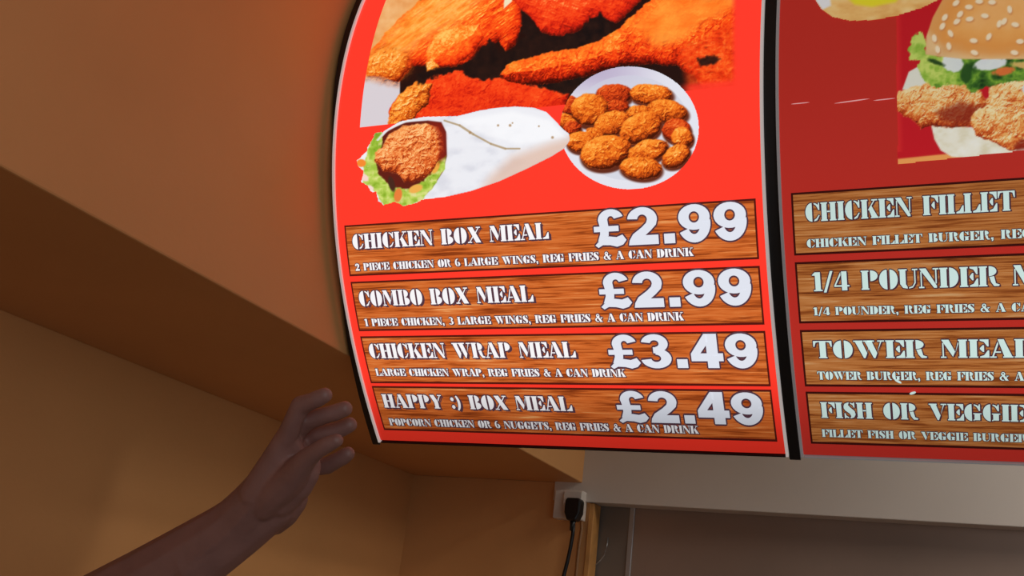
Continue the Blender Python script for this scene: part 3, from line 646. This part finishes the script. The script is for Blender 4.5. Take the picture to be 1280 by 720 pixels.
def wrap(x, y):
    body = [(470, 176), (480, 164), (500, 152), (530, 146), (572, 145), (600, 138), (622, 134.5), (645, 133), (668, 134.5), (684, 140), (696, 152), (704, 161), (712, 167), (713, 176), (706, 186), (690, 196), (660, 211), (625, 227), (590, 239), (560, 246), (528, 250), (505, 246), (480, 232), (466, 212), (462, 192)]
    leaf = [(478, 165), (470, 166), (463, 178), (458, 190), (447, 201), (448, 208), (455, 213), (451, 226), (459, 233), (464, 239), (471, 240), (473, 252), (480, 257), (494, 253), (504, 258), (512, 256), (520, 254), (530, 248), (545, 230), (558, 205), (556, 180)]
    db = psdf(x, y, body); dl = psdf(x, y, leaf)+edge_noise(x, y, 300, 1.6)
    keep = (db > 0) | (dl > 0)
    col = np.zeros(x.shape+(3,)); col[:] = (236, 238, 244)
    f = fbm(x/26+y/60, y/16, 301); col = over(col, np.array([214., 216, 226]), sst(.45, .8, f)*.8)
    # soft folds and the warm shade of the lower right tip
    col = over(col, np.array([222., 186, 166]), sst(-9, 9, psdf(x, y, [(640, 196), (690, 178), (712, 172), (716, 182), (690, 204), (640, 228), (600, 240), (612, 222)]))*.75)
    col = over(col, np.array([250., 252, 255]), sst(-3, 5, psdf(x, y, [(570, 150), (640, 138), (690, 150), (708, 172), (650, 182), (610, 172)]))*.7)
    def seg(ax, ay, bx_, by, wdt): 
        t = np.clip(((x-ax)*(bx_-ax)+(y-ay)*(by-ay))/((bx_-ax)**2+(by-ay)**2), 0, 1)
        return sst(wdt, wdt*.3, np.hypot(x-ax-t*(bx_-ax), y-ay-t*(by-ay)))
    for q in ((556, 151, 575, 157, 1.8), (575, 157, 592, 168, 2.2), (592, 168, 614, 180, 1.8), (614, 180, 632, 186, 2), (632, 186, 650, 186, 1.6)):
        col = over(col, np.array([176., 152, 116]), seg(*q)*.85)
    for sx_, sy_, r_ in ((623, 157, 2.2), (638, 157, 2.6), (641, 154, 1.6), (674, 158, 1.8), (691, 172, 2.6), (588, 166, 2.6)):
        col = over(col, np.array([168., 132, 92]), sst(r_, r_*.3, np.hypot(x-sx_, y-sy_))*.8)
    col = over(col, np.array([150., 150, 160]), sst(1.6, 0, db)*.5*(x > 560))
    # opening
    op = psdf(x, y, [(470, 180), (486, 163), (508, 153), (535, 151), (552, 153), (558, 165), (559, 195), (554, 215), (540, 236), (526, 249), (500, 250), (478, 238), (466, 212)])
    col = over(col, np.array([96., 30, 22]), sst(-1, 1, op))
    gpal = [(0, (84, 110, 24)), (.35, (140, 180, 48)), (.65, (186, 212, 92)), (1, (236, 232, 160))]
    g = ramp(ridge(x/13, y/11, 310)*.9+.2*fbm(x/5, y/5, 311)-.1, gpal)
    lf = np.maximum(psdf(x, y, [(462, 182), (470, 166), (479, 166), (478, 182), (470, 200), (474, 218), (490, 234), (512, 236), (530, 226), (544, 205), (558, 195), (556, 212), (542, 234), (528, 250), (510, 257), (480, 257), (470, 240), (455, 228), (455, 205)]), psdf(x, y, [(535, 215), (552, 200), (556, 206), (545, 226), (534, 236)]))
    col = over(col, g, sst(-1.2, 1.2, lf+edge_noise(x, y, 312, 1.5)))
    pale = sst(.55, .75, fbm(x/7, y/9, 315))
    col = over(col, np.array([236., 222, 168]), sst(-1, 1, lf)*pale*.55)
    for c_, e in (((244, 140, 50), (452, 204, 6, 5, 0)), ((232, 128, 60), (498, 244, 5, 9, 10)), ((238, 170, 70), (545, 210, 4, 8, 30)), ((240, 175, 80), (520, 236, 9, 5, -20)), ((246, 214, 205), (456, 222, 6, 4, 40)), ((246, 220, 210), (463, 235, 5, 3, 20)), ((70, 40, 30), (490, 230, 4, 10, -15))):
        col = over(col, np.array(c_, float), sst(-1, 1.2, esdf(x, y, *e)))
    # crumbed chicken inside
    WP = [(0, (120, 34, 14)), (.28, (206, 84, 30)), (.5, (238, 124, 58)), (.75, (248, 160, 88)), (1, (255, 206, 140))]
    col = piece(col, x, y, PF([(478, 184), (486, 168), (505, 158), (530, 155), (548, 158), (555, 172), (555, 190), (548, 204), (538, 218), (524, 226), (506, 228), (496, 216), (480, 214), (468, 200), (470, 190)]), 26, WP, 320, crust=1.15, sc_=7.5, bias=.60, gain=.6, soft=1.2)
    col = over(col, np.array([150., 34, 22]), sst(-3, 3, psdf(x, y, [(536, 152), (552, 154), (558, 168), (558, 196), (548, 206), (550, 180), (546, 164)]))*.6)
    col = over(col, np.array([232., 236, 240]), sst(2.6, 0, np.abs(db-1.6))*(x < 560)*(y < 176)*.9)
    return col, keep
pic('wrap_picture', b1, box_of([(444, 200), (716, 170), (640, 130), (480, 262), (444, 262), (716, 128)]), .0008, wrap, ink_lit, .0012, 'printed picture of a white tortilla wrap filled with chicken')

def burger(x, y):
    FR = [(1118, -70), (1122, 206), (1360, 180), (1360, -70)]
    keep = (psdf(x, y, FR) > 0)
    col = np.zeros(x.shape+(3,)); col[:] = (205, 30, 40)
    col = over(col, np.array([240., 60, 52]), sst(10, 0, psdf(x, y, FR))*(y < 190)*.5)
    led = psdf(x, y, [(1122, 199), (1190, 192), (1230, 190), (1230, 200), (1122, 207)])
    col = over(col, np.array([248., 168, 92]), sst(-1.5, 1, led))
    # bottom bun
    bb = psdf(x, y, [(1164, 156), (1168, 174), (1176, 188), (1190, 196), (1215, 198), (1360, 182), (1360, 150), (1230, 160)])
    col = over(col, ramp(fbm(x/14, y/9, 401), [(0, (226, 214, 176)), (.5, (246, 242, 222)), (1, (255, 255, 245))]), sst(-1, 1, bb))
    # fillets
    FP = [(0, (120, 30, 14)), (.3, (200, 78, 30)), (.52, (236, 128, 58)), (.75, (250, 190, 110)), (1, (255, 236, 180))]
    col = over(col, np.array([236., 236, 220]), sst(-1, 1, psdf(x, y, [(1136, 90), (1150, 82), (1165, 100), (1150, 118), (1128, 112)])))
    col = piece(col, x, y, PF([(1119, 126), (1124, 114), (1138, 110), (1160, 104), (1190, 100), (1226, 112), (1236, 130), (1226, 146), (1212, 158), (1190, 160), (1166, 158), (1152, 161), (1142, 150), (1126, 142), (1119, 136)]), 26, FP, 410, crust=.6, sc_=17, bias=.66, gain=.55)
    col = over(col, np.array([140., 40, 26]), sst(-6, 6, psdf(x, y, [(1170, 140), (1200, 128), (1230, 134), (1214, 156), (1180, 152)]))*.75)
    col = piece(col, x, y, PF([(1212, 152), (1216, 142), (1232, 132), (1236, 110), (1256, 96), (1300, 92), (1360, 96), (1360, 180), (1262, 188), (1240, 176), (1220, 170)]), 28, FP, 420, crust=.65, sc_=18, bias=.72, gain=.55)
    col = over(col, np.array([140., 36, 24]), sst(-2, 3, psdf(x, y, [(1266, 182), (1278, 172), (1290, 186), (1270, 190)]))*.7)
    # salad
    gp = [(0, (28, 62, 26)), (.35, (72, 120, 40)), (.65, (140, 186, 60)), (1, (206, 226, 110))]
    sal = psdf(x, y, [(1138, 74), (1136, 62), (1141, 46), (1150, 40), (1157, 48), (1158, 66), (1175, 70), (1230, 74), (1360, 70), (1360, 96), (1300, 98), (1250, 104), (1222, 112), (1214, 118), (1206, 106), (1184, 106), (1170, 110), (1154, 100), (1146, 84), (1150, 76)])+edge_noise(x, y, 430, 3)
    col = over(col, ramp(ridge(x/15, y/12, 431)*.9+.2*fbm(x/5, y/5, 433)+.22-.5*sst(1165, 1215, x), gp), sst(-1, 1, sal))
    for c_, e in (((236, 240, 240), (1191, 79, 14, 11, 15)), ((238, 242, 244), (1238, 80, 21, 8, -8)), ((230, 236, 236), (1290, 112, 13, 8, 0)), ((238, 120, 60), (1254, 89, 14, 5, -10)), ((230, 190, 110), (1280, 82, 20, 4, 8)), ((44, 84, 34), (1208, 92, 7, 13, 10)), ((40, 70, 30), (1170, 78, 12, 3, 20))):
        col = over(col, np.array(c_, float), sst(-1, 1.5, esdf(x, y, *e)+edge_noise(x, y, 440, 1.2))*.95)
    # top bun
    bun = psdf(x, y, [(1157, 68), (1158, 46), (1166, 22), (1178, 0), (1196, -22), (1226, -40), (1270, -48), (1360, -40), (1360, 74), (1300, 74), (1252, 74), (1205, 74), (1170, 70)])
    t = .42+.5*np.clip(bun/45, 0, 1)-.3*sst(30, 75, y)*sst(1230, 1160, x)+.15*(fbm(x/12, y/12, 450)-.5)
    bc = ramp(t, [(0, (190, 120, 60)), (.35, (232, 170, 104)), (.6, (238, 160, 80)), (.8, (246, 176, 96)), (1, (250, 190, 120))])
    col = over(col, bc, sst(-1, 1, bun))
    col = over(col, np.array([250., 226, 176]), sst(-8, 6, psdf(x, y, [(1150, 80), (1158, 40), (1166, 48), (1180, 66), (1240, 72), (1300, 70), (1300, 80)]))*sst(-1, 1, bun)*.55)
    rs = random.Random(5)
    seeds = [(1168, 48, 80), (1172, 62, 80), (1188, 42, 60), (1186, 58, 80), (1196, 27, -40), (1200, 18, -50), (1211, 9, 0), (1212, 24, -10), (1217, 51, 5), (1218, 66, 20), (1231, 20, 5), (1236, 46, -60), (1249, 30, -70), (1255, 27, -55), (1262, 12, 80), (1269, 31, 10), (1181, 22, -55), (1178, 33, -60), (1224, 2, 0), (1240, 3, 0), (1195, 4, -40), (1275, 52, 0), (1268, 66, 10), (1294, 20, 0), (1300, 44, 0)]
    for sx_, sy_, an in seeds:
        col = over(col, np.array([214., 140, 84]), sst(-1, 1, esdf(x, y, sx_+.8, sy_+1.4, 5.6, 3.4, an))*.7*(bun > 0))
        col = over(col, np.array([255., 234, 196]), sst(-.8, .8, esdf(x, y, sx_, sy_, 4.8, 3.0, an))*(bun > 0))
    return col, keep
pic('burger_picture', b2, box_of([(1116, -60), (1345, 190), (1120, 208), (1340, -60)]), .0013, burger, ink_dim, .0006, 'printed picture of a sesame bun chicken burger')
def sandwich(x, y):
    d = psdf(x, y, [(1060, -62), (1034, -46), (1018, -24), (1017, 0), (1026, 14), (1040, 23), (1062, 28), (1090, 27), (1120, 22), (1152, 12), (1182, -2), (1190, -24), (1176, -46), (1130, -62)])
    f = fbm(x/16, y/8, 501)
    col = ramp(f, [(0, (226, 160, 84)), (.5, (246, 196, 118)), (1, (255, 224, 160))])
    col = over(col, np.array([240., 226, 50]), sst(-2, 4, psdf(x, y, [(1060, 0), (1068, 7), (1090, 10), (1120, 4), (1140, -20), (1060, -30)])))
    col = over(col, np.array([240., 240, 240]), sst(-1, 3, psdf(x, y, [(1016, -20), (1018, 2), (1028, 14), (1040, 8), (1036, -20)])))
    col = over(col, np.array([200., 120, 60]), sst(3, 0, d)*.6)
    return col, d > .8
pic('sandwich_picture', b2, box_of([(1012, -70), (1192, -70), (1180, 30), (1012, 32)]), .0016, sandwich, ink_dim, .0009, 'printed picture of a filled roll cut off at the top')
# tube reflections painted as thin pale strips on the dim board's film
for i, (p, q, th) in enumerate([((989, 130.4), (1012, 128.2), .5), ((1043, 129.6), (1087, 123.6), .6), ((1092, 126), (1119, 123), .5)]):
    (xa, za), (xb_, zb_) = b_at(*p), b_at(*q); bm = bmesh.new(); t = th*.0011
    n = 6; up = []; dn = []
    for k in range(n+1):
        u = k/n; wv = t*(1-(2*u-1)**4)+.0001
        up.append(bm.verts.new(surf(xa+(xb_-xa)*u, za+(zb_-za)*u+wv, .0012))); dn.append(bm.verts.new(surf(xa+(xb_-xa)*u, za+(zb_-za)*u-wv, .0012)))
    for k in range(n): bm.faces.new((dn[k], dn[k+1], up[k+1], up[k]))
    obj('reflection_streak', bm, streak_m, b2, 'pale thin streak, a painted reflection')
for (p, q) in (((1118, 473), (1127, 478)), ((1137, 491.5), (1145, 489))):  # pale oval specks lying just above the film
    (xa, za), (xb_, zb_) = b_at(*p), b_at(*q); bm = bmesh.new(); n = 8; ring_ = []
    dx, dz = xb_-xa, zb_-za; L_ = math.hypot(dx, dz); nx_, nz_ = -dz/L_, dx/L_
    vs = []
    for k in range(12):
        a = 2*math.pi*k/12; u = .5+.5*math.cos(a); v = .0015*math.sin(a)
        vs.append(bm.verts.new(surf(xa+dx*u+nx_*v, za+dz*u+nz_*v, .0026)))
    bm.faces.new(vs); obj('print_speck', bm, white_dim, b2, 'small pale mark in the print')

# ------------------------------------------------------------------ the reaching arm
BALL = bmesh.new(); bmesh.ops.create_icosphere(BALL, subdivisions=2, radius=1)
BV = np.array([v.co[:] for v in BALL.verts]); BF = np.array([[v.index for v in f.verts] for f in BALL.faces]); BALL.free()
AV = []; AF = []
def ball(c, r):
    AF.append(BF + sum(len(v) for v in AV)); AV.append(BV*r + np.array(c))
def chain(pts, step=.2):
    """pts: (px, py, depth, radius in px); spheres strung densely so that the remesh gives tapered limbs"""
    Q = [(np.array(at(p[0], p[1], p[2])), p[3]*p[2]/FPX) for p in pts]
    for (a, ra), (b, rb) in zip(Q, Q[1:]):
        n = max(2, int(np.linalg.norm(b-a)/(min(ra, rb)*step)))
        for k in range(n+1): u = k/n; ball(a+(b-a)*u, ra+(rb-ra)*u)
def smoothc(pts, n=4):
    P = np.array(pts, float); out = []
    for i in range(len(P)-1):
        p0 = P[max(i-1, 0)]; p1 = P[i]; p2 = P[i+1]; p3 = P[min(i+2, len(P)-1)]
        for k in range(n):
            t = k/n; out.append(.5*((2*p1)+(-p0+p2)*t+(2*p0-5*p1+4*p2-p3)*t*t+(-p0+3*p1-3*p2+p3)*t**3))
    out.append(P[-1]); return out
# forearm and wrist: two side by side chains give the flattened section
chain(smoothc([(-60, 1130, 1.34, 62), (-62, 960, 1.34, 58), (-48, 850, 1.33, 56), (60, 800, 1.31, 54), (160, 745, 1.28, 49), (245, 692, 1.255, 42), (296, 655, 1.235, 34), (318, 634, 1.225, 30)]), .1)
chain(smoothc([(245, 702, 1.25, 39), (296, 668, 1.24, 33), (330, 646, 1.23, 27), (348, 634, 1.225, 24)]), .12)
chain(smoothc([(245, 692, 1.255, 42), (288, 661, 1.24, 36), (315, 634, 1.225, 32), (336, 606, 1.21, 28), (350, 578, 1.20, 22), (360, 553, 1.19, 15)]), .12)
chain([(344, 652, 1.245, 17), (352, 640, 1.24, 22), (362, 622, 1.24, 24)])          # heel of the hand
# palm: from the wrist to the knuckle line, index side near, little-finger side far
W0 = [(322, 618, 1.21, 24), (332, 628, 1.225, 24), (342, 634, 1.24, 22), (352, 640, 1.25, 19)]
K0 = [(358, 545, 1.185, 13.5), (364, 552, 1.21, 13.5), (372, 562, 1.235, 13), (384, 580, 1.26, 12)]
for a, b in zip(W0, K0): chain([a, tuple((np.array(a)*.45+np.array(b)*.55)*np.array([1, 1, 1, .98])), b])
for i in range(3):
    a = (np.array(W0[i])+np.array(W0[i+1]))/2; b = (np.array(K0[i])+np.array(K0[i+1]))/2; chain([a, (a+b)/2, b])
FINGERS = [   # knuckle, middle joint, end joint, tip
 [(358, 548, 1.185, 14), (367, 525, 1.175, 12.4), (376, 507, 1.170, 12.2), (391, 501, 1.163, 10.2), (396, 499, 1.162, 10.6), (406, 494, 1.160, 9.4)],
 [(364, 552, 1.21, 13), (374, 536, 1.20, 11.8), (386, 525, 1.195, 11.8), (411, 518, 1.19, 10.2), (417, 516.5, 1.19, 10.6), (431, 511, 1.188, 9.6)],
 [(372, 562, 1.235, 13), (384, 549, 1.23, 11.6), (396, 543, 1.226, 11.4), (420, 538, 1.222, 10), (426, 536, 1.222, 10.4), (437, 531, 1.22, 9.4)],
 [(384, 580, 1.26, 12), (398, 584, 1.258, 10.8), (409, 582, 1.256, 10.6), (424, 574, 1.25, 9.4), (428, 572, 1.25, 9.8), (435, 567, 1.247, 8.6)],
]
for f in FINGERS: chain([(a, b, c, q*(1.0 if i < 2 else 1.08)) for i, (a, b, c, q) in enumerate(f)], .15)
chain(smoothc([(330, 630, 1.21, 22), (348, 612, 1.197, 23), (366, 595, 1.183, 20), (380, 577, 1.166, 15), (394, 565, 1.155, 11.8), (409, 556, 1.148, 10.8), (421, 550.5, 1.145, 9)], 3), .15)
chain(smoothc([(368, 592, 1.20, 20), (370, 575, 1.20, 16), (364, 555, 1.192, 14)], 3), .15)
chain([(352, 592, 1.205, 23), (366, 576, 1.21, 18), (372, 562, 1.215, 14)], .12)
chain([(350, 624, 1.215, 24), (372, 606, 1.205, 20), (384, 592, 1.20, 16), (390, 582, 1.205, 12)], .12)  # thumb
V = np.concatenate(AV); Fc = np.concatenate(AF)
org = np.array(at(318, 634, 1.225))
me = bpy.data.meshes.new('person'); me.from_pydata([tuple(v) for v in V-org], [], [tuple(int(i) for i in f) for f in Fc])
me.materials.append(skin)
arm = bpy.data.objects.new('person', me); C.objects.link(arm); arm.location = org
md = arm.modifiers.new('remesh', 'REMESH'); md.mode = 'VOXEL'; md.voxel_size = 0.0019; md.use_smooth_shade = True
md = arm.modifiers.new('smooth', 'SMOOTH'); md.factor = .5; md.iterations = 9
tag(arm, "person at lower left, only a bare raised forearm and half open hand showing", 'person')
